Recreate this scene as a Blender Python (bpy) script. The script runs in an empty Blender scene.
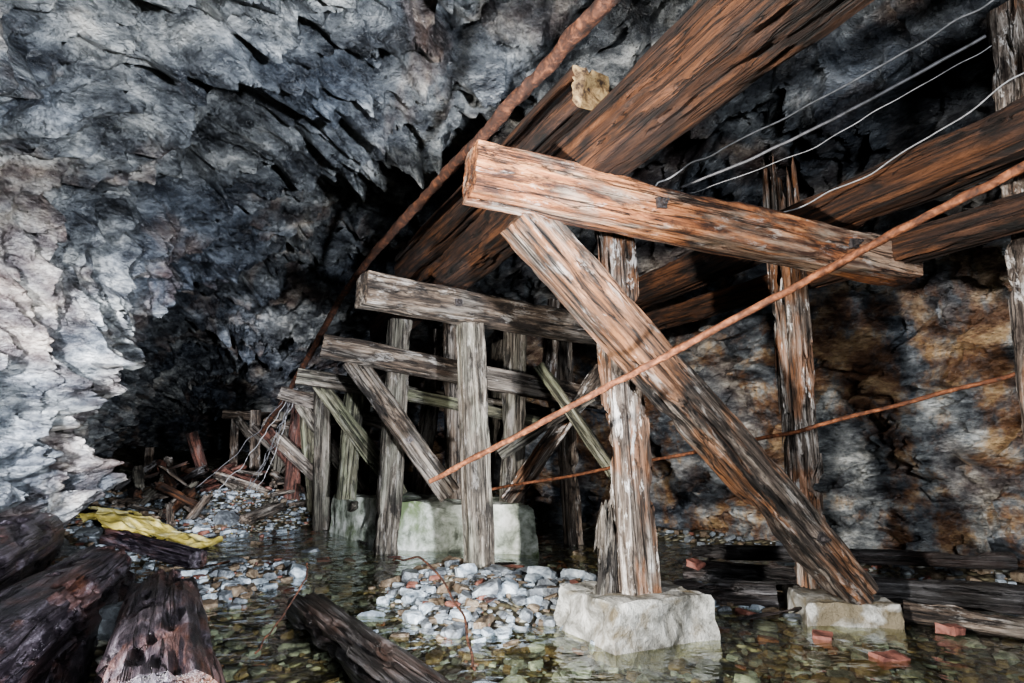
import bpy, math, random, bmesh
from mathutils import Vector, Matrix, noise as N
random.seed(7)
C=bpy.context.collection
V=Vector
def nz(x,y,z): return N.noise(V((x,y,z)))
def sm(a,b,x):
    t=max(0,min(1,(x-a)/(b-a))); return t*t*(3-2*t)

# ---------------------------------------------------------------- materials
def mat(name):
    m=bpy.data.materials.new(name); m.use_nodes=True
    nt=m.node_tree; b=nt.nodes['Principled BSDF']; return m,nt,b
def nd(nt,t,**k):
    n=nt.nodes.new(t)
    for a,v in k.items(): setattr(n,a,v)
    return n
def ramp(nt,src,stops):
    r=nt.nodes.new('ShaderNodeValToRGB'); e=r.color_ramp.elements
    while len(e)<len(stops): e.new(.5)
    for i,(p,c) in enumerate(stops):
        e[i].position=p; e[i].color=(*c,1) if len(c)==3 else c
    nt.links.new(src,r.inputs[0]); return r.outputs[0]
def mix(nt,fac,a,b,mode='MIX'):
    m=nt.nodes.new('ShaderNodeMix'); m.data_type='RGBA'; m.blend_type=mode
    for s,v in ((m.inputs['Factor'],fac),(m.inputs[6],a),(m.inputs[7],b)):
        if hasattr(v,'links') : nt.links.new(v,s)
        elif isinstance(v,(int,float)): s.default_value=v
        else: s.default_value=(*v,1)
    return m.outputs[2]
def math_(nt,op,a,b=0.0,c=None,clamp=False):
    m=nt.nodes.new('ShaderNodeMath'); m.operation=op; m.use_clamp=clamp
    for i,v in enumerate((a,b,c)):
        if v is None: continue
        if hasattr(v,'links'): nt.links.new(v,m.inputs[i])
        else: m.inputs[i].default_value=v
    return m.outputs[0]
def vmath(nt,op,*a,out=0):
    m=nt.nodes.new('ShaderNodeVectorMath'); m.operation=op
    for i,v in enumerate(a):
        if hasattr(v,'links'): nt.links.new(v,m.inputs[i])
        else: m.inputs[i].default_value=v
    return m.outputs['Value'] if op=='DOT_PRODUCT' else m.outputs[0]
def noise_(nt,vec,scale,detail=8,rough=.6,dist=0.,out='Fac'):
    n=nt.nodes.new('ShaderNodeTexNoise'); n.inputs['Scale'].default_value=scale
    n.inputs['Detail'].default_value=detail; n.inputs['Roughness'].default_value=rough
    n.inputs['Distortion'].default_value=dist; nt.links.new(vec,n.inputs['Vector']); return n.outputs[out]
def mapping(nt,vec,scale=(1,1,1),rot=(0,0,0),loc=(0,0,0)):
    m=nt.nodes.new('ShaderNodeMapping'); m.inputs['Scale'].default_value=scale
    m.inputs['Rotation'].default_value=rot; m.inputs['Location'].default_value=loc
    nt.links.new(vec,m.inputs['Vector']); return m.outputs[0]
def bump(nt,h,dist,strength=1.,nrm=None):
    b=nt.nodes.new('ShaderNodeBump'); b.inputs['Distance'].default_value=dist; b.inputs['Strength'].default_value=strength
    nt.links.new(h,b.inputs['Height'])
    if nrm: nt.links.new(nrm,b.inputs['Normal'])
    return b.outputs[0]
def facet(nt,vec,scale):
    "planar chips: each voronoi cell is a randomly tilted plane"
    v=nd(nt,'ShaderNodeTexVoronoi',feature='F1'); v.inputs['Scale'].default_value=scale; nt.links.new(vec,v.inputs['Vector'])
    dl=vmath(nt,'SUBTRACT',vec,v.outputs['Position'])
    rv=vmath(nt,'SUBTRACT',v.outputs['Color'],(.5,.5,.5))
    return math_(nt,'MULTIPLY',vmath(nt,'DOT_PRODUCT',dl,rv),scale)
def maprange(nt,src,a,b,c,d):
    m=nt.nodes.new('ShaderNodeMapRange'); nt.links.new(src,m.inputs[0])
    for i,v in enumerate((a,b,c,d)): m.inputs[i+1].default_value=v
    return m.outputs[0]

def rock_mat():
    m,nt,b=mat('rock'); tc=nt.nodes.new('ShaderNodeTexCoord').outputs['Object']
    st=mapping(nt,tc,(1,1,1.8),(.45,.5,.3))
    n1=noise_(nt,st,2.0,8,.74,.1)
    col=ramp(nt,n1,[(.34,(.015,.017,.022)),(.44,(.080,.089,.105)),(.54,(.27,.29,.31)),(.66,(.80,.81,.81))])
    n2=noise_(nt,tc,.45,3,.5)
    col=mix(nt,1.,col,ramp(nt,n2,[(.38,(.40,.44,.51)),(.60,(1,.98,.93))]),'MULTIPLY')
    wn=noise_(nt,st,3.,3,.6,0,'Color')
    wv=vmath(nt,'MULTIPLY_ADD',wn,(.22,.22,.22),st)
    fa=facet(nt,wv,3.0); fb=facet(nt,wv,8.)
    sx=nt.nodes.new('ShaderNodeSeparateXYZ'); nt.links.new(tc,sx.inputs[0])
    # roof shade put into the rock colour: darkens with height, noise-broken edge
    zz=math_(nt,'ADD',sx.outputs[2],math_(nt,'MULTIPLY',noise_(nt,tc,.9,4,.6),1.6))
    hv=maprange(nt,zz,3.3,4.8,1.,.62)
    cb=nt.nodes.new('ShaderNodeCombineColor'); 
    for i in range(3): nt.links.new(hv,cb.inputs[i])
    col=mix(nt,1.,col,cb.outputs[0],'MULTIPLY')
    d=math_(nt,'ADD',math_(nt,'MULTIPLY',sx.outputs[0],.83),math_(nt,'MULTIPLY',sx.outputs[1],.56))
    mr=maprange(nt,d,4.4,6.0,0,1); hz=maprange(nt,sx.outputs[2],4.2,2.2,0,1)
    n4=noise_(nt,mapping(nt,tc,(1.5,1.5,.8)),.9,6,.72,.3)
    st4=ramp(nt,n4,[(.47,(0,0,0)),(.56,(1,1,1))])
    base=math_(nt,'MULTIPLY',math_(nt,'MULTIPLY',mr,hz),st4)
    glob=math_(nt,'MULTIPLY',ramp(nt,noise_(nt,tc,.8,5,.6,.5),[(.52,(0,0,0)),(.66,(1,1,1))]),.36)
    fac=math_(nt,'MULTIPLY',math_(nt,'MAXIMUM',base,glob),.82)
    och=ramp(nt,n1,[(.34,(.022,.011,.006)),(.48,(.21,.095,.038)),(.65,(.68,.44,.20))])
    col=mix(nt,fac,col,och)
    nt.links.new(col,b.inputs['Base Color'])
    f1=noise_(nt,st,6,6,.72,0)
    nb=bump(nt,f1,.18); nb=bump(nt,fa,.15,1.,nb); nb=bump(nt,fb,.06,1.,nb)
    nt.links.new(nb,b.inputs['Normal'])
    nt.links.new(ramp(nt,f1,[(.35,(.24,.24,.24)),(.65,(.52,.52,.52))]),b.inputs['Roughness'])
    return m
def wood_mat(name,dark,mid,light,tint=None,tamt=.4,white=0.,rough=.75,seed=0):
    m,nt,b=mat(name)
    at=nt.nodes.new('ShaderNodeAttribute'); at.attribute_name='grain'; g=at.outputs['Vector']
    n1=noise_(nt,mapping(nt,g,(1.1,22,22),loc=(seed,seed,0)),1.0,6,.74,.2)
    col=ramp(nt,n1,[(.37,dark),(.50,mid),(.66,light)])
    n2=noise_(nt,mapping(nt,g,(2.4,7,7),loc=(0,seed,3)),1.0,6,.74,.3)
    col=mix(nt,ramp(nt,n2,[(.40,(1,1,1)),(.53,(0,0,0))]),col,tuple(c*.8 for c in dark))
    if tint:
        n3=noise_(nt,mapping(nt,g,(1.3,4,4),loc=(5,seed,1)),1.0,5,.6,.3)
        col=mix(nt,math_(nt,'MULTIPLY',ramp(nt,n3,[(.48,(0,0,0)),(.57,(1,1,1))]),tamt),col,mix(nt,ramp(nt,n1,[(.38,(0,0,0)),(.56,(1,1,1))]),dark,tint))
    if white:
        n5=noise_(nt,mapping(nt,g,(2.8,9,9),loc=(9,seed,1)),1.0,6,.75,.4)
        col=mix(nt,math_(nt,'MULTIPLY',ramp(nt,n5,[(.56,(0,0,0)),(.62,(1,1,1))]),white),col,(.66,.63,.60))
    n4=noise_(nt,mapping(nt,g,(.35,15,15),loc=(seed,2,7)),1.0,3,.5,.1)
    cr=ramp(nt,math_(nt,'ABSOLUTE',math_(nt,'SUBTRACT',n4,.5)),[(0,(1,1,1)),(.02,(0,0,0))])
    col=mix(nt,math_(nt,'MULTIPLY',cr,.92),col,tuple(c*.2 for c in dark))
    nt.links.new(col,b.inputs['Base Color'])
    nb=bump(nt,n1,.035,1.); nb=bump(nt,math_(nt,'MULTIPLY',cr,-1.),.02,1.,nb); nb=bump(nt,n2,.04,.8,nb)
    nt.links.new(nb,b.inputs['Normal']); b.inputs['Roughness'].default_value=rough
    return m
def simple_mat(name,stops,scale=6,bumpd=.02,rough=.8,metal=0.,detail=6,extra=None):
    m,nt,b=mat(name); tc=nt.nodes.new('ShaderNodeTexCoord').outputs['Object']
    n=noise_(nt,tc,scale,detail,.68,.4); col=ramp(nt,n,stops)
    if extra:
        e=noise_(nt,tc,extra[0],6,.6,.5); col=mix(nt,ramp(nt,e,[(extra[1],(0,0,0)),(extra[1]+.1,(1,1,1))]),col,extra[2])
    nt.links.new(col,b.inputs['Base Color']); f=noise_(nt,tc,scale*4,4,.7)
    nb=bump(nt,n,bumpd); nb=bump(nt,f,bumpd*.3,1,nb); nt.links.new(nb,b.inputs['Normal'])
    b.inputs['Roughness'].default_value=rough; b.inputs['Metallic'].default_value=metal
    return m
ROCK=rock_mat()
W_ORANGE=wood_mat('wood_orange',(.045,.017,.009),(.30,.110,.042),(.56,.28,.13),(.34,.27,.21),.7,.35,seed=1)
W_BROWN=wood_mat('wood_brown',(.014,.009,.007),(.095,.068,.050),(.31,.25,.20),(.26,.235,.21),.65,.3,seed=2)
W_BRACE=wood_mat('wood_brace',(.012,.008,.006),(.080,.060,.048),(.30,.255,.215),(.36,.15,.055),.55,.25,seed=12)
W_RED=wood_mat('wood_redbrown',(.005,.003,.002),(.028,.012,.007),(.10,.046,.024),(.16,.06,.020),.5,.0,seed=3)
W_GREY=wood_mat('wood_grey',(.018,.014,.011),(.11,.092,.074),(.34,.305,.265),(.19,.185,.15),.6,.2,seed=4)
W_PALE=wood_mat('wood_pale',(.025,.015,.010),(.17,.135,.11),(.54,.49,.445),(.36,.14,.045),.6,.95,seed=5)
W_GREEN=wood_mat('wood_green',(.025,.023,.016),(.14,.13,.09),(.36,.35,.26),(.18,.19,.12),.7,.15,seed=6)
W_DARK=wood_mat('wood_wet',(.006,.005,.005),(.032,.029,.029),(.15,.145,.15),(.07,.04,.03),.4,0,rough=.4,seed=7)
W_ROT=wood_mat('wood_rotten',(.009,.007,.011),(.055,.045,.055),(.19,.17,.205),(.18,.07,.035),.4,0,rough=.32,seed=8)
W_MAROON=wood_mat('wood_maroon',(.018,.007,.005),(.095,.034,.024),(.22,.10,.07),None,0,.1,seed=9)
W_END=simple_mat('wood_sawn_end',[(.38,(.035,.02,.012)),(.48,(.20,.125,.06)),(.60,(.40,.28,.14))],14,.008,.8)
RUST=simple_mat('rust',[(.3,(.006,.004,.003)),(.5,(.045,.016,.008)),(.7,(.19,.075,.036))],18,.02,.8,.1)
RUSTL=simple_mat('rust_orange',[(.3,(.022,.009,.005)),(.5,(.11,.038,.015)),(.7,(.32,.125,.055))],22,.01,.75,.1)
IRON=simple_mat('dark_iron',[(.3,(.02,.02,.022)),(.6,(.08,.07,.07))],40,.004,.5,.6)
CONC=simple_mat('concrete',[(.34,(.06,.055,.045)),(.47,(.21,.205,.185)),(.64,(.52,.51,.48))],5,.05,.7,extra=(3,.50,(.14,.115,.075)))
CONCG=simple_mat('concrete_mossy',[(.34,(.08,.09,.07)),(.46,(.33,.36,.30)),(.62,(.68,.69,.65))],4,.03,.75,extra=(2.0,.54,(.13,.17,.085)))
WIREM=simple_mat('wire_grey',[(.3,(.10,.10,.10)),(.6,(.28,.28,.29))],20,.001,.5)
WIREK=simple_mat('wire_dark',[(.3,(.03,.03,.03)),(.6,(.12,.12,.13))],20,.001,.5)
TARP=simple_mat('yellow_plastic',[(.3,(.20,.16,.03)),(.48,(.52,.43,.13)),(.65,(.74,.69,.42))],4,.04,.45)
BRICK=simple_mat('brick_red',[(.3,(.08,.03,.025)),(.6,(.24,.10,.075))],14,.01,.7)
ST=[simple_mat('stone_pale',[(.3,(.09,.105,.125)),(.5,(.26,.30,.34)),(.7,(.60,.65,.70))],10,.03,.5),
    simple_mat('stone_grey',[(.3,(.03,.035,.04)),(.5,(.11,.12,.135)),(.7,(.30,.33,.35))],10,.03,.45),
    simple_mat('stone_brown',[(.3,(.03,.022,.015)),(.5,(.13,.095,.065)),(.7,(.29,.235,.17))],10,.03,.5),
    simple_mat('stone_red',[(.3,(.06,.02,.015)),(.5,(.16,.065,.048)),(.7,(.30,.16,.12))],12,.01,.6)]
# stream bed
FLOORM,nt,b=mat('stream_bed'); tc=nt.nodes.new('ShaderNodeTexCoord').outputs['Object']
vo=nd(nt,'ShaderNodeTexVoronoi'); vo.inputs['Scale'].default_value=14; nt.links.new(tc,vo.inputs['Vector'])
sp=nt.nodes.new('ShaderNodeSeparateColor'); nt.links.new(vo.outputs['Color'],sp.inputs[0])
c1=ramp(nt,sp.outputs[0],[(0,(.04,.034,.02)),(.45,(.11,.095,.058)),(.7,(.20,.18,.12)),(.88,(.38,.38,.32)),(1,(.52,.52,.48))])
c1=mix(nt,ramp(nt,vo.outputs['Distance'],[(.4,(0,0,0)),(.75,(1,1,1))]),c1,(.02,.016,.01))
nt.links.new(c1,b.inputs['Base Color'])
nb=bump(nt,math_(nt,'MULTIPLY',vo.outputs['Distance'],-1),.04); nt.links.new(nb,b.inputs['Normal'])
b.inputs['Roughness'].default_value=.5
# water: tinted transparent body + schlick reflection (two-sided)
WATER=bpy.data.materials.new('water'); WATER.use_nodes=True; nt=WATER.node_tree; nt.nodes.clear()
out=nt.nodes.new('ShaderNodeOutputMaterial'); tr=nt.nodes.new('ShaderNodeBsdfTransparent'); tr.inputs[0].default_value=(.76,.76,.58,1)
gl=nt.nodes.new('ShaderNodeBsdfGlossy'); gl.inputs['Roughness'].default_value=.09; gl.inputs[0].default_value=(.9,.95,1,1)
tc=nt.nodes.new('ShaderNodeTexCoord').outputs['Object']
wb=bump(nt,noise_(nt,tc,4,3,.5,.4),.04); nt.links.new(wb,gl.inputs['Normal'])
ge=nt.nodes.new('ShaderNodeNewGeometry')
cs=math_(nt,'ABSOLUTE',vmath(nt,'DOT_PRODUCT',ge.outputs['Incoming'],wb))
F=math_(nt,'ADD',math_(nt,'MULTIPLY',math_(nt,'POWER',math_(nt,'SUBTRACT',1.,cs,clamp=True),3.6),.95),.02,clamp=True)
mx=nt.nodes.new('ShaderNodeMixShader'); nt.links.new(F,mx.inputs[0]); nt.links.new(tr.outputs[0],mx.inputs[1]); nt.links.new(gl.outputs[0],mx.inputs[2]); nt.links.new(mx.outputs[0],out.inputs[0])

# ---------------------------------------------------------------- mesh helpers
def mesh_obj(name,verts,faces,mats,midx=None,smooth=True,grain=None,parent=None,sharp=None):
    me=bpy.data.meshes.new(name); me.from_pydata(verts,[],faces)
    for m in mats: me.materials.append(m)
    if midx: me.polygons.foreach_set('material_index',midx)
    me.polygons.foreach_set('use_smooth',[smooth]*len(faces))
    if grain:
        a=me.attributes.new('grain','FLOAT_VECTOR','POINT'); a.data.foreach_set('vector',[c for g in grain for c in g])
    me.update()
    if sharp:
        try: me.set_sharp_from_angle(angle=math.radians(sharp))
        except Exception: pass
    o=bpy.data.objects.new(name,me); C.objects.link(o)
    if parent: o.parent=parent
    return o
def frame(a,b,roll=0):
    a=V(a);b=V(b);x=(b-a).normalized()
    ref=V((0,0,1)) if abs(x.z)<.85 else V((.41,-.91,0))
    z=(ref-x*ref.dot(x)).normalized(); y=z.cross(x)
    M=Matrix((x,y,z)).transposed()
    if roll: M=M@Matrix.Rotation(roll,3,'X')
    return M,(b-a).length
def timber_geo(a,b,w,h,seed=0,erode=.3,frayA=0.,frayB=0.,roll=0,ns=None,ring=44,p=14,sag=0.,taper=0.):
    M,L=frame(a,b,roll); ns=ns or max(10,int(L/.04)); vs=[];fs=[];gr=[]
    def prof(th):
        c,s=math.cos(th),math.sin(th); r=(abs(c)**p+abs(s)**p)**(-1/p); return c*r,s*r
    pr=[prof(2*math.pi*(i)/ring+math.pi/4) for i in range(ring)]
    S=seed*7.31
    def addv(x,y,z):
        gr.append((x+S,y,z)); vs.append(V(a)+M@V((x,y,z+sag*math.sin(math.pi*min(1,max(0,x/L))))))
    def pt(x,c,s,k=1.):
        hw,hh=w/2*(1-taper*x/L),h/2*(1-taper*x/L)
        y,z=c*hw,s*hh
        d=.014*nz(x*.9+S,y*42,z*42)+.010*nz(x*2.5+S,y*7,z*7+4)
        g=abs(nz(x*.4+S+9,y*13,z*13)); 
        if g<.05: d-=.03*(1-g/.05)
        er=nz(x*1.7+S+20,y*5,z*5)*.6+nz(x*5+S,y*14,z*14)*.35
        e=max(0,er-.10)*erode*.40
        ed=min(abs(c),abs(s)); d-=ed**8*.004+max(0,nz(x*3+S,c*2,s*2)-.05)*ed**5*.035*(.6+erode*2.5)
        d-=e
        r=math.hypot(y,z) or 1
        f=max(.25,1+d/r)
        return y*f*k,z*f*k
    for i in range(ns+1):
        t=i/ns
        for (c,s) in pr:
            x=t*L
            y,z=pt(x,c,s)
            fa=frayA*(.5+.9*nz(y*26+S,z*26,3)+.5*nz(y*9,z*9,S)); fb=frayB*(.5+.9*nz(y*26+S,z*26,8)+.5*nz(y*9,z*9,S+4))
            lo=max(0,fa) ; hi=L-max(0,fb)
            x=lo+(hi-lo)*t+ (.006*nz(y*30,z*30,S) if i in(0,ns) else 0)
            addv(x,y,z)
    for i in range(ns):
        for j in range(ring):
            k=(j+1)%ring; fs.append((i*ring+j,i*ring+k,(i+1)*ring+k,(i+1)*ring+j))
    capstart=len(fs)
    for end,base in ((0,0),(1,ns*ring)):
        prev=[base+j for j in range(ring)]
        fr=frayA if end==0 else frayB
        for k in (.7,.4,.12):
            cur=[]
            for j,(c,s) in enumerate(pr):
                y,z=pt(end*L,c,s,k)
                off=max(0,fr*(.5+.9*nz(y*26+S,z*26,8 if end else 3)+.5*nz(y*9,z*9,S+4*end)))
                x=(L-off if end else off)+.006*nz(y*60,z*60,S)
                cur.append(len(vs)); addv(x,y,z)
            for j in range(ring):
                q=(j+1)%ring
                f=(prev[j],prev[q],cur[q],cur[j]); fs.append(f if end else f[::-1])
            prev=cur
        fs.append(tuple(prev) if end else tuple(prev[::-1]))
    return vs,fs,gr,capstart,M
def bolt_geo(c,M,size=.07):
    vs=[];fs=[]
    def prism(n,r,d0,d1,rot):
        b0=len(vs)
        for d,rr in((d0,r),(d1,r*.92)):
            for i in range(n):
                t=rot+2*math.pi*i/n; vs.append(V(c)+M@V((rr*math.cos(t),-d,rr*math.sin(t))))
        for i in range(n): fs.append((b0+i,b0+(i+1)%n,b0+n+(i+1)%n,b0+n+i))
        fs.append(tuple(b0+n+i for i in range(n)))
    prism(4,size*.7,-.02,.014,.9); prism(6,size*.34,.01,.045,.2); prism(10,size*.16,.03,.07,0)
    return vs,fs
def timber(name,a,b,w,h,m,bolts=(),endmat=None,parent=None,**k):
    vs,fs,gr,cap,M=timber_geo(a,b,w,h,**k)
    mats=[m]; idx=[0]*len(fs)
    if endmat:
        mats.append(endmat)
        for i in range(cap,len(fs)): idx[i]=1
    if bolts:
        mats.append(IRON); bi=len(mats)-1; L=(V(b)-V(a)).length
        for (t,zo,side) in bolts:
            MM=M.copy() if side>0 else M@Matrix.Rotation(math.pi,3,'X')
            c=V(a)+M@V((t*L,-side*w/2,zo))
            v2,f2=bolt_geo(c,MM); o=len(vs); vs+=v2; gr+=[tuple(v) for v in v2]
            fs+=[tuple(i+o for i in f) for f in f2]; idx+=[bi]*len(f2)
    return mesh_obj(name,vs,fs,mats,idx,True,gr,parent,sharp=38)
def tube(name,pts,r,m,wob=0,seg=10,n=60,seed=0,flat=1.0,parent=None,rough=.18):
    P=[V(p) for p in pts]; path=[]
    for i in range(n+1):
        t=i/n*(len(P)-1); k=min(int(t),len(P)-2); f=t-k
        p0=P[max(0,k-1)];p1=P[k];p2=P[k+1];p3=P[min(len(P)-1,k+2)]
        q=.5*((2*p1)+(p2-p0)*f+(2*p0-5*p1+4*p2-p3)*f*f+(3*p1-p0-3*p2+p3)*f**3)
        if wob: q=q+V((nz(t*3+seed,1,0),nz(t*3,seed,5),nz(t*3,9,seed)))*wob
        path.append(q)
    vs=[];fs=[]
    for i,q in enumerate(path):
        d=(path[min(n,i+1)]-path[max(0,i-1)]).normalized(); u=V((0,0,1)) if abs(d.z)<.9 else V((1,0,0))
        s=d.cross(u).normalized(); u=s.cross(d)
        for j in range(seg):
            a=2*math.pi*j/seg; rr=r*(1+rough*nz(q.x*12,q.y*12,q.z*12+j))
            vs.append(q+s*math.cos(a)*rr+u*math.sin(a)*rr*flat)
    for i in range(n):
        for j in range(seg):
            k=(j+1)%seg; fs.append((i*seg+j,i*seg+k,(i+1)*seg+k,(i+1)*seg+j))
    fs.append(tuple(range(seg))[::-1]); fs.append(tuple(n*seg+j for j in range(seg)))
    return mesh_obj(name,vs,fs,[m],None,True,[tuple(v) for v in vs],parent)

# ---------------------------------------------------------------- tunnel
ST_=[((-3.5,-4),(7.6,-3.5),4.9),((-3.6,0),(7.3,.5),4.8),((-4.0,3),(6.3,3.4),4.6),((-4.8,5.5),(4.5,5.8),4.45),((-6.0,8),(2.7,7.8),4.3),
 ((-7.6,10.5),(.8,9.8),4.05),((-9.6,14),(-2.2,13.7),3.6),((-12.1,18),(-6,18.4),3.2),((-14.7,23),(-9.9,23.2),2.9),((-17.3,28.5),(-13.8,28.5),2.8)]
def cr(p0,p1,p2,p3,f): return .5*((2*p1)+(p2-p0)*f+(2*p0-5*p1+4*p2-p3)*f*f+(3*p1-p0-3*p2+p3)*f**3)
def station(t):
    k=min(int(t),len(ST_)-2); f=t-k
    q=[ST_[max(0,min(len(ST_)-1,k+i))] for i in(-1,0,1,2)]
    return [cr(q[0][a][b],q[1][a][b],q[2][a][b],q[3][a][b],f) for a,b in((0,0),(0,1),(1,0),(1,1))]+[cr(q[0][2],q[1][2],q[2][2],q[3][2],f)]
STRATA=V((.45,-.35,.82)).normalized()
RM=Matrix.Rotation(.6,3,'X')@Matrix.Rotation(.5,3,'Y')
def gs(p,c,r): return math.exp(-sum(((p[i]-c[i])/r[i])**2 for i in range(3)))
def fct(q,f):
    s=q*f; vd,vp=N.voronoi(s); c=vp[0]
    return ((s-c).dot(N.noise_vector(c*7.3+V((.5,.3,.7))))/f + .2*N.noise(c*5.1+V((.2,.9,.4)))/f)*min(1,(vd[1]-vd[0])*5)
def rockdisp(p):
    w=p+N.noise_vector(p*.7)*.35+N.noise_vector(p*2.5)*.06
    d=.60*N.noise(p*.33+V((3,1,7)))+.50*N.noise(w*.8)
    q=RM@w; q=V((q.x,q.y,q.z*1.6))
    vd,_=N.voronoi(q*.95); d+=.34*(vd[1]-vd[0])-.1
    d+=1.0*fct(q,.9)+1.4*fct(q,2.2)+1.4*fct(q,5.)
    t=p.dot(STRATA)*2.1+1.6*N.noise(p*.6)+.5*N.noise(p*1.9); fr=t-math.floor(t)
    d+=.22*(fr if fr<.8 else (1-fr)/.2*.8)*(.6+.8*N.noise(p*.5+V((9,9,9))))
    d+=.12*N.fractal(q*2.6,.85,2.1,3)
    d+=.45*gs(p,(-4.6,5.6,1.6),(1.3,1.1,2.2))-.5*gs(p,(-5.9,8.2,2.2),(1.2,1.0,2.0))
    d+=.45*gs(p,(-1.2,4.6,4.3),(1.1,1.2,.9))-.5*gs(p,(-1.6,6.9,4.3),(1.8,1.0,1.2))
    return d
NA=500; NS=660
tmax=len(ST_)-1
rows=[]
for i in range(NS+1):
    u=i/NS
    t= u*1.2/.06 if u<.06 else 1.2+(tmax-1.2)*((u-.06)/.94)**1.25
    t=min(t,tmax-1e-6)
    lx,ly,rx,ry,h=station(t)
    close=sm(tmax-.9,tmax,t)**2
    row=[]
    for j in range(NA+1):
        th=math.pi*j/NA
        c,s=-math.cos(th),math.sin(th)
        e=(1 if c>0 else -1)*abs(c)**.72; zz=(h+.35)*abs(s)**.78-.35
        mxp,myp=(lx+rx)/2,(ly+ry)/2
        p=V((mxp+(rx-lx)/2*e,myp+(ry-ly)/2*e,zz))
        if close: p=p.lerp(V((mxp,myp+.8*close,.6)),close*.97)
        inward=(V((mxp,myp,1.4))-p); inward.z*=1.3
        if close: inward=inward.normalized()*(1-close)+V((.45,-.9,0))*close
        inward.normalize()
        row.append(p+inward*rockdisp(p))
    rows.append(row)
IB=int(NS*.93)
def strip(name,j0,j1,i0=0,i1=IB):
    vs=[];fs=[];W=j1-j0+1
    for r in rows[i0:i1+1]: vs+=r[j0:j1+1]
    for i in range(i1-i0):
        for j in range(W-1):
            fs.append((i*W+j,(i+1)*W+j,(i+1)*W+j+1,i*W+j+1))
    return mesh_obj(name,vs,fs,[ROCK],sharp=50)
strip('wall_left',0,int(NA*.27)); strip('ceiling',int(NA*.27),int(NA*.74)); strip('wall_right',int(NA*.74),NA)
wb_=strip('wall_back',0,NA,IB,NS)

def leftx(y):
    for a,b in zip(ST_[:-1],ST_[1:]):
        if a[0][1]<=y<=b[0][1]: f=(y-a[0][1])/(b[0][1]-a[0][1]); return a[0][0]+f*(b[0][0]-a[0][0])
    return -17
def rightx(y):
    for a,b in zip(ST_[:-1],ST_[1:]):
        if a[1][1]<=y<=b[1][1]: f=(y-a[1][1])/(b[1][1]-a[1][1]); return a[1][0]+f*(b[1][0]-a[1][0])
    return -14
def g2(x,y,cx,cy,rx,ry): return math.exp(-((x-cx)/rx)**2-((y-cy)/ry)**2)
def floorz(x,y):
    z=-.095+.05*nz(x*.9,y*.9,2)+.045*nz(x*2.7,y*2.7,5)
    z+=.17*g2(x,y,-.05,4.85,.8,.75)+.17*g2(x,y,-.5,5.9,.6,.6)+.14*g2(x,y,-2.6,5.7,.8,1.1)+.10*g2(x,y,.7,5.3,.9,.5)
    z+=.32*sm(2.0,.5,x-leftx(y))+.18*sm(1.2,.2,rightx(y)-x)+.35*sm(8.8,11,y)+.28*g2(x,y,-4.6,9.6,2.0,1.4)+.2*sm(-1.6,-2.8,x)*sm(4.8,3.6,y)
    z+=.08*g2(x,y,1.9,4.9,1.2,.5)+.4*sm(13,18,y)
    return z
vs=[];fs=[];NX,NY=300,300
X0,X1,Y0,Y1=-19,9,-4.5,32
def warp(u,lo,hi,c):
    s=u*2-1; s=math.copysign(abs(s)**1.7,s); return c+(hi-c)*s if s>0 else c+(c-lo)*s
for i in range(NY+1):
    y=warp(i/NY,Y0,Y1,5)
    for j in range(NX+1):
        x=warp(j/NX,X0,X1,-.5); vs.append(V((x,y,floorz(x,y)+.02*nz(x*8,y*8,1))))
for i in range(NY):
    for j in range(NX):
        a=i*(NX+1)+j; fs.append((a,a+1,a+NX+2,a+NX+1))
mesh_obj('floor',vs,fs,[FLOORM])
mesh_obj('stream_water',[V((-12,-4,0)),V((8,-4,0)),V((8,14,0)),V((-12,14,0))],[(0,1,2,3)],[WATER])

# ---------------------------------------------------------------- stones
def ico(s):
    bm=bmesh.new(); bmesh.ops.create_icosphere(bm,subdivisions=s,radius=1); bm.verts.ensure_lookup_table()
    r=([v.co.copy() for v in bm.verts],[tuple(v.index for v in f.verts) for f in bm.faces]); bm.free(); return r
I1,I2=ico(1),ico(2)
def stones(name,items,mats):
    vs=[];fs=[];mi=[]
    for (x,y,z,s,m) in items:
        B=I2 if s>.035 else I1; o=len(vs)
        R=Matrix.Rotation(random.uniform(0,6.3),3,'Z')@Matrix.Rotation(random.uniform(-.5,.5),3,'X')
        sc=V((s*random.uniform(.8,1.7),s*random.uniform(.6,1.1),s*random.uniform(.35,.8))); sd=random.uniform(0,99)
        cl=[random.uniform(.45,.85) for _ in range(6)]; R2=Matrix.Rotation(random.uniform(0,3),3,'Y')
        for c in B[0]:
            f=1+.38*N.noise(c*1.3+V((sd,0,0)))+.15*N.noise(c*3+V((0,sd,0)))
            q=R2@(c*f); q=V((max(-cl[0],min(cl[1],q.x)),max(-cl[2],min(cl[3],q.y)),max(-cl[4],min(cl[5],q.z))))
            vs.append(V((x,y,z))+R@V((q.x*sc.x,q.y*sc.y,q.z*sc.z))*1.2)
        fs+=[tuple(i+o for i in f) for f in B[1]]; mi+=[m]*len(B[1])
    return mesh_obj(name,vs,fs,mats,mi,False)
items=[]
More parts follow.
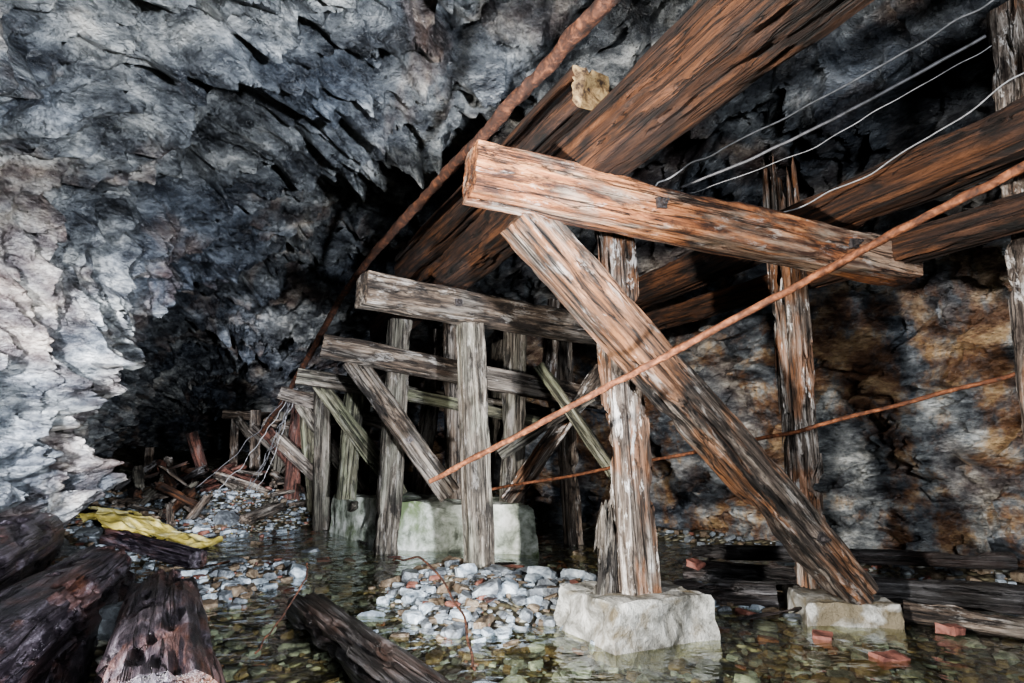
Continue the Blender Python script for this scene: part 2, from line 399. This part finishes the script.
while len(items)<15500:
    y=2.7+ (random.random()**1.3)*9.6; x=random.uniform(-6.5,5)
    if x<leftx(y)+.3 or x>rightx(y)-.3: continue
    if x<-1.0 and y<3.7: continue
    fz=floorz(x,y); 
    dens=.45+.55*sm(-.09,.06,fz)
    back=x>1.2 and y>4.9 or (x>rightx(y)-1.6)
    if y>8.5: dens*=.6
    if back: dens*=.45
    if random.random()>dens: continue
    s=min(.10,.009+.012*random.random()+ .014*random.expovariate(1.1))
    if fz>.06 and random.random()<.07: s*=1.7
    under=fz+s*.7<0
    r=random.random(); pw=.14 if back else .18 if under else .28
    m=0 if r<pw else 1 if r<pw+.40 else 2 if r<.95 else 3
    items.append((x,y,fz+s*.25,s,m))
for (x,y,s) in ((.25,5.35,.14),(-.75,4.9,.10),(.55,5.2,.1),(-2.0,5.9,.13),(-2.3,5.2,.1),(3.0,4.3,.12),(-.1,3.3,.12),(-.9,5.6,.13),(1.3,3.6,.07),(3.3,4.6,.14),(1.5,5.2,.1),(.0,3.45,.09)):
    items.append((x,y,floorz(x,y)+s*.35,s,0 if random.random()<.7 else 1))
stones('rubble_stones',items,ST)

# ---------------------------------------------------------------- timber structure
timber('crossbeam_timber',(-.23,3.1,2.70),(2.92,4.3,2.52),.26,.29,W_ORANGE,bolts=[(.34,.0,1),(.8,.02,1)],seed=1,erode=.15,endmat=W_ORANGE)
timber('diagonal_brace',(.05,3.42,2.58),(2.46,4.52,.16),.27,.27,W_BRACE,bolts=[(.82,0,1)],seed=2,erode=.4)
timber('support_post',(.82,4.17,.25),(.72,4.15,2.86),.25,.25,W_PALE,seed=3,erode=.9,frayA=.03)
timber('support_post',(2.32,4.86,.12),(2.23,4.72,3.65),.24,.20,W_PALE,seed=4,erode=1.5,frayB=.8,frayA=.05)
timber('support_post',(3.24,3.75,-.05),(3.35,3.6,4.1),.22,.22,W_PALE,seed=5,erode=.9)
timber('splintered_stub',(.60,4.12,.26),(.66,4.2,.85),.14,.10,W_GREY,seed=44,erode=.8,frayB=.3)
timber('crossbeam_timber',(-1.26,4.9,2.5),(1.05,6.6,2.43),.27,.29,W_BROWN,seed=6,erode=.2,bolts=[(.3,0,1)])
timber('support_post',(-.29,5.71,-.05),(-.40,5.62,2.42),.24,.22,W_GREY,seed=7,erode=.15,bolts=[(.5,0,1)])
timber('crossbeam_timber',(-2.02,6.3,2.24),(1.08,7.4,1.74),.22,.25,W_BROWN,seed=8,erode=.25)
timber('crossbeam_timber',(-2.73,7.6,2.05),(.56,8.4,1.58),.18,.2,W_GREY,seed=9,erode=.3)
timber('support_post',(-1.43,7.05,-.1),(-1.34,7.05,2.66),.26,.24,W_GREY,seed=10,erode=.4)
timber('support_post',(-2.16,8.0,.5),(-2.08,8.0,2.18),.24,.22,W_GREEN,seed=11,erode=.2)
timber('support_post',(0,7.4,.5),(.04,7.5,2.63),.25,.22,W_GREY,seed=12,erode=.3)
timber('support_post',(-.72,7.8,.5),(-.78,7.8,2.8),.22,.22,W_BROWN,seed=13,erode=.3)
timber('support_post',(-2.7,8.8,0),(-2.78,8.8,1.95),.22,.22,W_GREY,seed=14,erode=.3)
timber('hanging_plank',(.43,7.2,1.93),(.53,7.2,2.95),.18,.08,W_PALE,seed=15,erode=.3,frayA=.1)
timber('support_post',(-1.34,8.5,.0),(-1.04,8.5,2.8),.22,.22,W_BROWN,seed=16,erode=.3)
timber('support_post',(-3.59,10,0),(-3.52,10,2.0),.24,.24,W_MAROON,seed=17,erode=.3)
timber('support_post',(-.47,9,0),(-.18,9,2.75),.22,.22,W_GREY,seed=18,erode=.3)
timber('support_post',(.75,7.6,.0),(.62,7.6,2.7),.2,.2,W_BROWN,seed=39,erode=.5)
timber('diagonal_brace',(-1.80,6.72,2.14),(-.67,6.75,.66),.2,.24,W_BROWN,seed=19,erode=.2,bolts=[(.6,0,1)])
timber('diagonal_brace',(-2.56,7.95,2.0),(-1.40,7.9,.55),.18,.2,W_GREEN,seed=20,erode=.2)
timber('diagonal_brace',(.32,6.9,2.1),(1.26,6.6,.64),.12,.14,W_GREEN,seed=21,erode=.2)
timber('diagonal_brace',(1.10,7.2,2.1),(-.05,7.2,.54),.14,.2,W_PALE,seed=22,erode=.3)
timber('loose_plank',(.93,7.0,1.76),(-.14,6.9,1.08),.06,.13,W_GREY,seed=23,erode=.2)
timber('loose_plank',(-1.37,7.5,1.82),(.5,7.7,1.44),.06,.14,W_GREEN,seed=24,erode=.2)
timber('crossbeam_timber',(-3.47,9,1.95),(-1.25,9.3,1.3),.2,.2,W_BROWN,seed=25,erode=.3)
timber('loose_plank',(.81,7.5,3.0),(1.51,7.0,2.2),.06,.14,W_GREY,seed=26,erode=.3)
timber('diagonal_brace',(-3.7,9.5,1.3),(-2.57,9.5,.3),.18,.2,W_BROWN,seed=27,erode=.3)
timber('diagonal_brace',(-4.49,11,1.45),(-3.5,11,.35),.2,.2,W_MAROON,seed=28,erode=.3)
timber('support_post',(-3.05,9.6,0),(-3.3,9.6,1.9),.2,.2,W_GREEN,seed=29,erode=.3)
timber('support_post',(-4.6,12,.0),(-4.5,12,1.8),.22,.22,W_GREY,seed=30,erode=.3)
timber('crossbeam_timber',(-4.9,12,1.6),(-2.9,12,1.4),.2,.2,W_BROWN,seed=31,erode=.3)
timber('crossbeam_timber',(-3.9,10.4,2.0),(-1.9,10.9,1.9),.2,.2,W_GREY,seed=62,erode=.3)
timber('support_post',(-2.35,9.7,0.1),(-2.4,9.7,2.2),.2,.2,W_BROWN,seed=63,erode=.3)
timber('diagonal_brace',(-3.2,9.1,1.8),(-2.2,9.0,.5),.16,.18,W_GREY,seed=64,erode=.3)
timber('diagonal_brace',(-5.4,12.6,1.5),(-4.2,12.6,.5),.2,.2,W_BROWN,seed=65,erode=.3)
timber('support_post',(-5.6,13.4,.2),(-5.7,13.4,1.9),.22,.22,W_BROWN,seed=66,erode=.3)
timber('crossbeam_timber',(-7.4,15.5,1.9),(-5.2,15.8,1.8),.22,.22,W_BROWN,seed=67,erode=.3)
timber('support_post',(-7.1,15.6,.4),(-7.15,15.6,1.85),.2,.2,W_BROWN,seed=68,erode=.3)
timber('diagonal_brace',(-7.0,15.4,1.8),(-6.0,15.4,.6),.2,.2,W_GREY,seed=69,erode=.3)
timber('support_post',(-6.1,12.5,.1),(-6.5,12.3,1.4),.22,.22,W_MAROON,seed=32,erode=.5)
timber('support_post',(-7.2,12.2,.1),(-7.25,12.2,1.1),.15,.15,W_BROWN,seed=33,erode=.5)
timber('stringer_timber',(1.38,1.4,2.98),(-1.9,8.6,2.80),.34,.32,W_RED,seed=34,erode=.15)
timber('stringer_timber',(.47,3.26,3.29),(-1.2,6.6,3.2),.27,.27,W_RED,seed=35,erode=.0,endmat=W_END,bolts=[(.03,0,1)])
timber('stringer_timber',(3.5,1.7,3.0),(.9,7.6,2.8),.3,.28,W_RED,seed=36,erode=.25)
timber('stringer_timber',(3.4,2.7,2.6),(1.4,7.2,2.58),.2,.2,W_RED,seed=37,erode=.25)
timber('stringer_timber',(-.6,7.7,2.68),(-3.2,12.5,2.05),.24,.24,W_BROWN,seed=38,erode=.25)
# rods, pipe, cables
tube('rusty_pipe',[(.47,2.2,3.13),(-.28,3.7,3.14),(-1.83,6.6,2.99),(-3.46,9.3,1.98),(-4.54,11,1.37)],.038,RUST,.03,12,200,1,rough=.45)
tube('rusty_rod',[(2.05,2.1,2.34),(.76,3.14,1.66),(-.56,4.2,.97)],.018,RUSTL,.015,10,140,2,rough=.4)
tube('rusty_rod',[(3.21,3.7,1.68),(2.29,4.5,1.36),(1.46,5.3,1.12),(-.34,6.6,.71)],.015,RUSTL,.02,8,80,3)
tube('loose_cable',[(2.34,2.6,3.36),(2.06,2.9,3.27),(1.66,3.2,3.13),(1.17,3.5,2.97),(.91,3.6,2.84)],.006,WIREM,.02,6,60,4)
tube('loose_cable',[(2.53,2.9,3.38),(2.01,3.2,3.16),(1.54,3.5,3.0),(1.13,3.8,2.92)],.010,WIREK,.01,6,60,5)
tube('loose_cable',[(2.6,2.95,3.36),(2.2,3.2,3.18),(1.75,3.45,2.98),(1.2,3.85,2.9)],.003,WIREM,.02,6,60,6)
tube('loose_cable',[(1.35,2.3,3.55),(1.0,2.8,3.45),(.75,3.3,3.35),(.5,3.9,3.45)],.005,WIREK,.03,6,60,8)
tube('loose_cable',[(2.9,3.1,3.3),(2.4,3.6,3.0),(1.9,4.1,2.85),(1.3,4.6,2.95)],.005,WIREM,.03,6,60,9)
for i in range(6):
    o=random.uniform(-.2,.2)
    tube('hanging_wire',[(-3.3+o*.3,9.1,2.02),(-3.6+o,9.2,1.5),(-3.95+o*2,9.3,.95),(-4.3+o*3,9.3,.5)],.006,WIREK if i%3 else WIREM,.07,5,40,7+i)
# fallen timber
timber('fallen_log',(-1.50,4.60,.06),(-.25,2.7,.08),.26,.18,W_DARK,seed=50,erode=.5,p=5)
for sd,a,b,w,h in ((51,(-3.15,4.85,.22),(-1.95,2.0,.30),.46,.46),(52,(-2.35,4.25,.18),(-1.15,2.1,.26),.42,.44),(53,(-4.1,5.3,.42),(-2.7,2.6,.45),.5,.5),(58,(-2.9,4.2,.1),(-1.6,2.0,.12),.34,.28)):
    timber('rotten_log',a,b,w,h,W_ROT,seed=sd,erode=.6,p=2.6,ring=56,taper=-.1,frayA=.2)
timber('fallen_log',(1.55,5.65,.10),(3.8,4.45,.12),.2,.18,W_DARK,seed=54,erode=.5,p=4)
timber('fallen_log',(1.3,5.05,.06),(2.0,4.78,.10),.18,.16,W_DARK,seed=55,erode=.5,p=4)
timber('fallen_log',(2.75,4.45,.08),(3.7,3.75,.06),.15,.14,W_BROWN,seed=56,erode=.5,p=4)
timber('fallen_log',(1.7,5.9,.22),(4.0,5.0,.30),.12,.12,W_DARK,seed=59,erode=.5,p=4)
timber('fallen_log',(-4.2,6.5,.26),(-2.9,5.8,.16),.18,.16,W_ROT,seed=57,erode=.6,p=4)
# debris heap
vs=[];fs=[];gr=[];mi=[]
def add_plank(c,d,w,h,seed,m):
    v2,f2,gg,_,_=timber_geo(c-d,c+d,w,h,seed=seed,erode=.5,frayA=.1,frayB=.1,ring=16,ns=12)
    o=len(vs); vs.extend(v2); gr.extend(gg); fs.extend(tuple(q+o for q in f) for f in f2); mi.extend([m]*len(f2))
for i in range(70):
    x=random.gauss(-4.8,1.2); y=random.gauss(10.1,1.1); a=random.uniform(0,3.14); l=random.uniform(.4,1.2)
    if x<leftx(y)+1.0: continue
    z=floorz(x,y)+random.uniform(.03,.30); dz=random.uniform(-.24,.24)
    add_plank(V((x,y,z+abs(dz)*.7)),V((math.cos(a)*l/2,math.sin(a)*l/2,dz)),random.uniform(.05,.2),random.uniform(.04,.14),60+i,random.choice((0,1,1,2,3,4,4)))
for i in range(34):
    x=random.uniform(-3.2,3.4); y=random.uniform(4.3,8.5); a=random.uniform(0,3.14); l=random.uniform(.15,.55)
    if x>rightx(y)-.8 or (-.1<x<1.6 and 3.5<y<4.9) or (1.9<x<2.9 and y<5.2): continue
    z=max(.0,floorz(x,y))+.03
    add_plank(V((x,y,z)),V((math.cos(a)*l/2,math.sin(a)*l/2,random.uniform(-.02,.03))),random.uniform(.02,.07),random.uniform(.015,.04),160+i,random.choice((1,2,3,3,4)))
mesh_obj('plank_debris',vs,fs,[W_GREY,W_MAROON,W_RED,W_DARK,W_BROWN],mi,True,gr)
tube('bent_rebar',[(-1.5,3.75,.02),(-1.5,4.1,.10),(-1.45,4.4,.28),(-1.5,4.6,.36)],.006,RUST,.02,6,40,20)
tube('bent_rebar',[(-.2,3.5,.02),(-.35,4.2,.15),(-.7,5.0,.30),(-1.1,5.8,.15)],.008,RUST,.03,6,40,21)

# ---------------------------------------------------------------- footings
def footing(name,quad,h,m,seed=0,z0=-.15):
    q=[V((x,y,0)) for x,y in quad]; n=30; nh=12
    vs=[];fs=[];per=[]
    for i in range(4):
        a,b=q[i],q[(i+1)%4]
        for k in range(n): per.append(a.lerp(b,k/n))
    c=sum(q,V())/4; P=len(per)
    def dsp(p): 
        ch=max(0,N.noise(p*4.5+V((seed,0,0)))-.15)
        return V((nz(p.x*3,p.y*3,p.z*3+seed),nz(p.x*3+9,p.y*3,p.z*3+seed),nz(p.x*3,p.y*3+9,p.z*3+seed)))*.035+N.noise_vector(p*11)*.014+(V((c.x,c.y,h*.3))-p).normalized()*ch*.12
    for k in range(nh+1):
        for p in per:
            z=z0+(h-z0)*k/nh; pp=V((p.x,p.y,z)); f=1.0+.05*(1-k/nh)-(.04 if k==nh else 0); pp.x=c.x+(p.x-c.x)*f; pp.y=c.y+(p.y-c.y)*f
            vs.append(pp+dsp(pp))
    for k in range(nh):
        for j in range(P): i=(j+1)%P; fs.append((k*P+j,k*P+i,(k+1)*P+i,(k+1)*P+j))
    prev=[nh*P+j for j in range(P)]
    for f in (.8,.6,.4,.2,.05):
        cur=[]
        for p in per:
            pp=V((c.x+(p.x-c.x)*f*.96,c.y+(p.y-c.y)*f*.96,h)); cur.append(len(vs)); vs.append(pp+dsp(pp))
        for j in range(P): i=(j+1)%P; fs.append((prev[j],prev[i],cur[i],cur[j]))
        prev=cur
    fs.append(tuple(prev))
    return mesh_obj(name,vs,fs,[m],sharp=35)
footing('concrete_footing',[(.29,4.37),(.60,3.80),(1.30,4.06),(1.02,4.64)],.27,CONC,1)
footing('concrete_footing',[(2.02,4.35),(2.62,4.28),(2.72,4.95),(2.12,5.02)],.14,CONC,2)
footing('concrete_block',[(-1.48,7.25),(.25,6.92),(-.35,8.3),(-2.5,8.6)],.53,CONCG,3)
def brick(x,y,z,a,s=1):
    bm=bmesh.new(); bmesh.ops.create_cube(bm,size=1); bmesh.ops.subdivide_edges(bm,edges=list(bm.edges),cuts=3,use_grid_fill=True)
    bmesh.ops.scale(bm,vec=(.20*s,.11,.06),verts=bm.verts)
    for v in bm.verts: v.co+=N.noise_vector(v.co*14+V((x,y,0)))*.02
    me=bpy.data.meshes.new('brick'); bm.to_mesh(me); bm.free(); me.materials.append(BRICK)
    o=bpy.data.objects.new('brick',me); C.objects.link(o); o.location=(x,y,z); o.rotation_euler=(.1,.08,a)
brick(2.2,3.74,-.01,.3,.9); brick(2.0,4.12,-.01,1.2,.7); brick(1.57,5.38,.2,.8,.6); brick(2.85,4.15,.03,2.0,.6)
# crumpled yellow plastic sheet lying on the bank
vs=[];fs=[];n=110
for i in range(n+1):
    for j in range(n+1):
        u,v=i/n-.5,j/n-.5; x=-4.25+u*2.2+.15*nz(v*4,1,2); y=7.3+v*1.7+.15*nz(u*4,3,2)
        cr1=1-abs(nz(x*2.3,y*2.3,0))*2; cr2=1-abs(nz(x*5,y*5,3))*2
        z=floorz(x,y)+.05+.12*max(0,1-5*((u+.12)**2+v*v))+.07*cr1+.035*cr2; vs.append(V((x,y,z)))
for i in range(n):
    for j in range(n):
        u,v=i/n-.5,j/n-.5
        if math.hypot(u,v)>.33+.24*nz(u*5,v*5,7)+.08*nz(u*14,v*14,7): continue
        a=i*(n+1)+j; fs.append((a,a+n+1,a+n+2,a+1))
mesh_obj('yellow_tarp',vs,fs,[TARP],sharp=40)

# ---------------------------------------------------------------- light
w=bpy.data.worlds.new('World'); bpy.context.scene.world=w; w.use_nodes=True
w.node_tree.nodes['Background'].inputs[0].default_value=(.6,.7,.9,1); w.node_tree.nodes['Background'].inputs[1].default_value=.4
def light(name,typ,loc,tgt,energy,color,size=1,sy=None,angle=60,blend=.6):
    l=bpy.data.lights.new(name,typ); l.energy=energy; l.color=color
    if typ=='AREA': l.shape='RECTANGLE'; l.size=size; l.size_y=sy or size
    if typ=='SPOT': l.spot_size=math.radians(angle); l.spot_blend=blend; l.shadow_soft_size=size
    o=bpy.data.objects.new(name,l); C.objects.link(o); o.location=loc
    o.rotation_euler=(V(tgt)-V(loc)).to_track_quat('-Z','Y').to_euler()
light('entrance_daylight','AREA',(2.5,-3.2,2.8),(0,7,1.4),580,(.92,.96,1),2.0,1.6)
light('fill_spot_left','SPOT',(1.6,-.6,1.0),(-4.6,6.5,2.4),4900,(.91,.95,1),.10,angle=74)  # added fill out of view, brightens the left wall
light('fill_spot_right','SPOT',(-2.8,.3,1.5),(3.0,5.5,1.6),3200,(1,.97,.92),.10,angle=78)  # added unseen fill, slightly warm, for the right wall and timbers
light('fill_spot_deep','SPOT',(-1.2,-1.5,1.7),(-6.0,12.5,1.7),13000,(.94,.95,1),.15,angle=26,blend=.9)  # narrow spot added behind the camera to lift the far tunnel

sc=bpy.context.scene
try: sc.view_settings.look='AgX - Medium High Contrast'
except Exception: pass
cd=bpy.data.cameras.new('camera'); cam=bpy.data.objects.new('camera',cd); C.objects.link(cam)
cd.sensor_width=36; cd.lens=21.09; cd.clip_start=.05; cam.location=(0,0,1.25); cam.rotation_euler=(math.radians(90+9.323),0,0)
sc.camera=cam
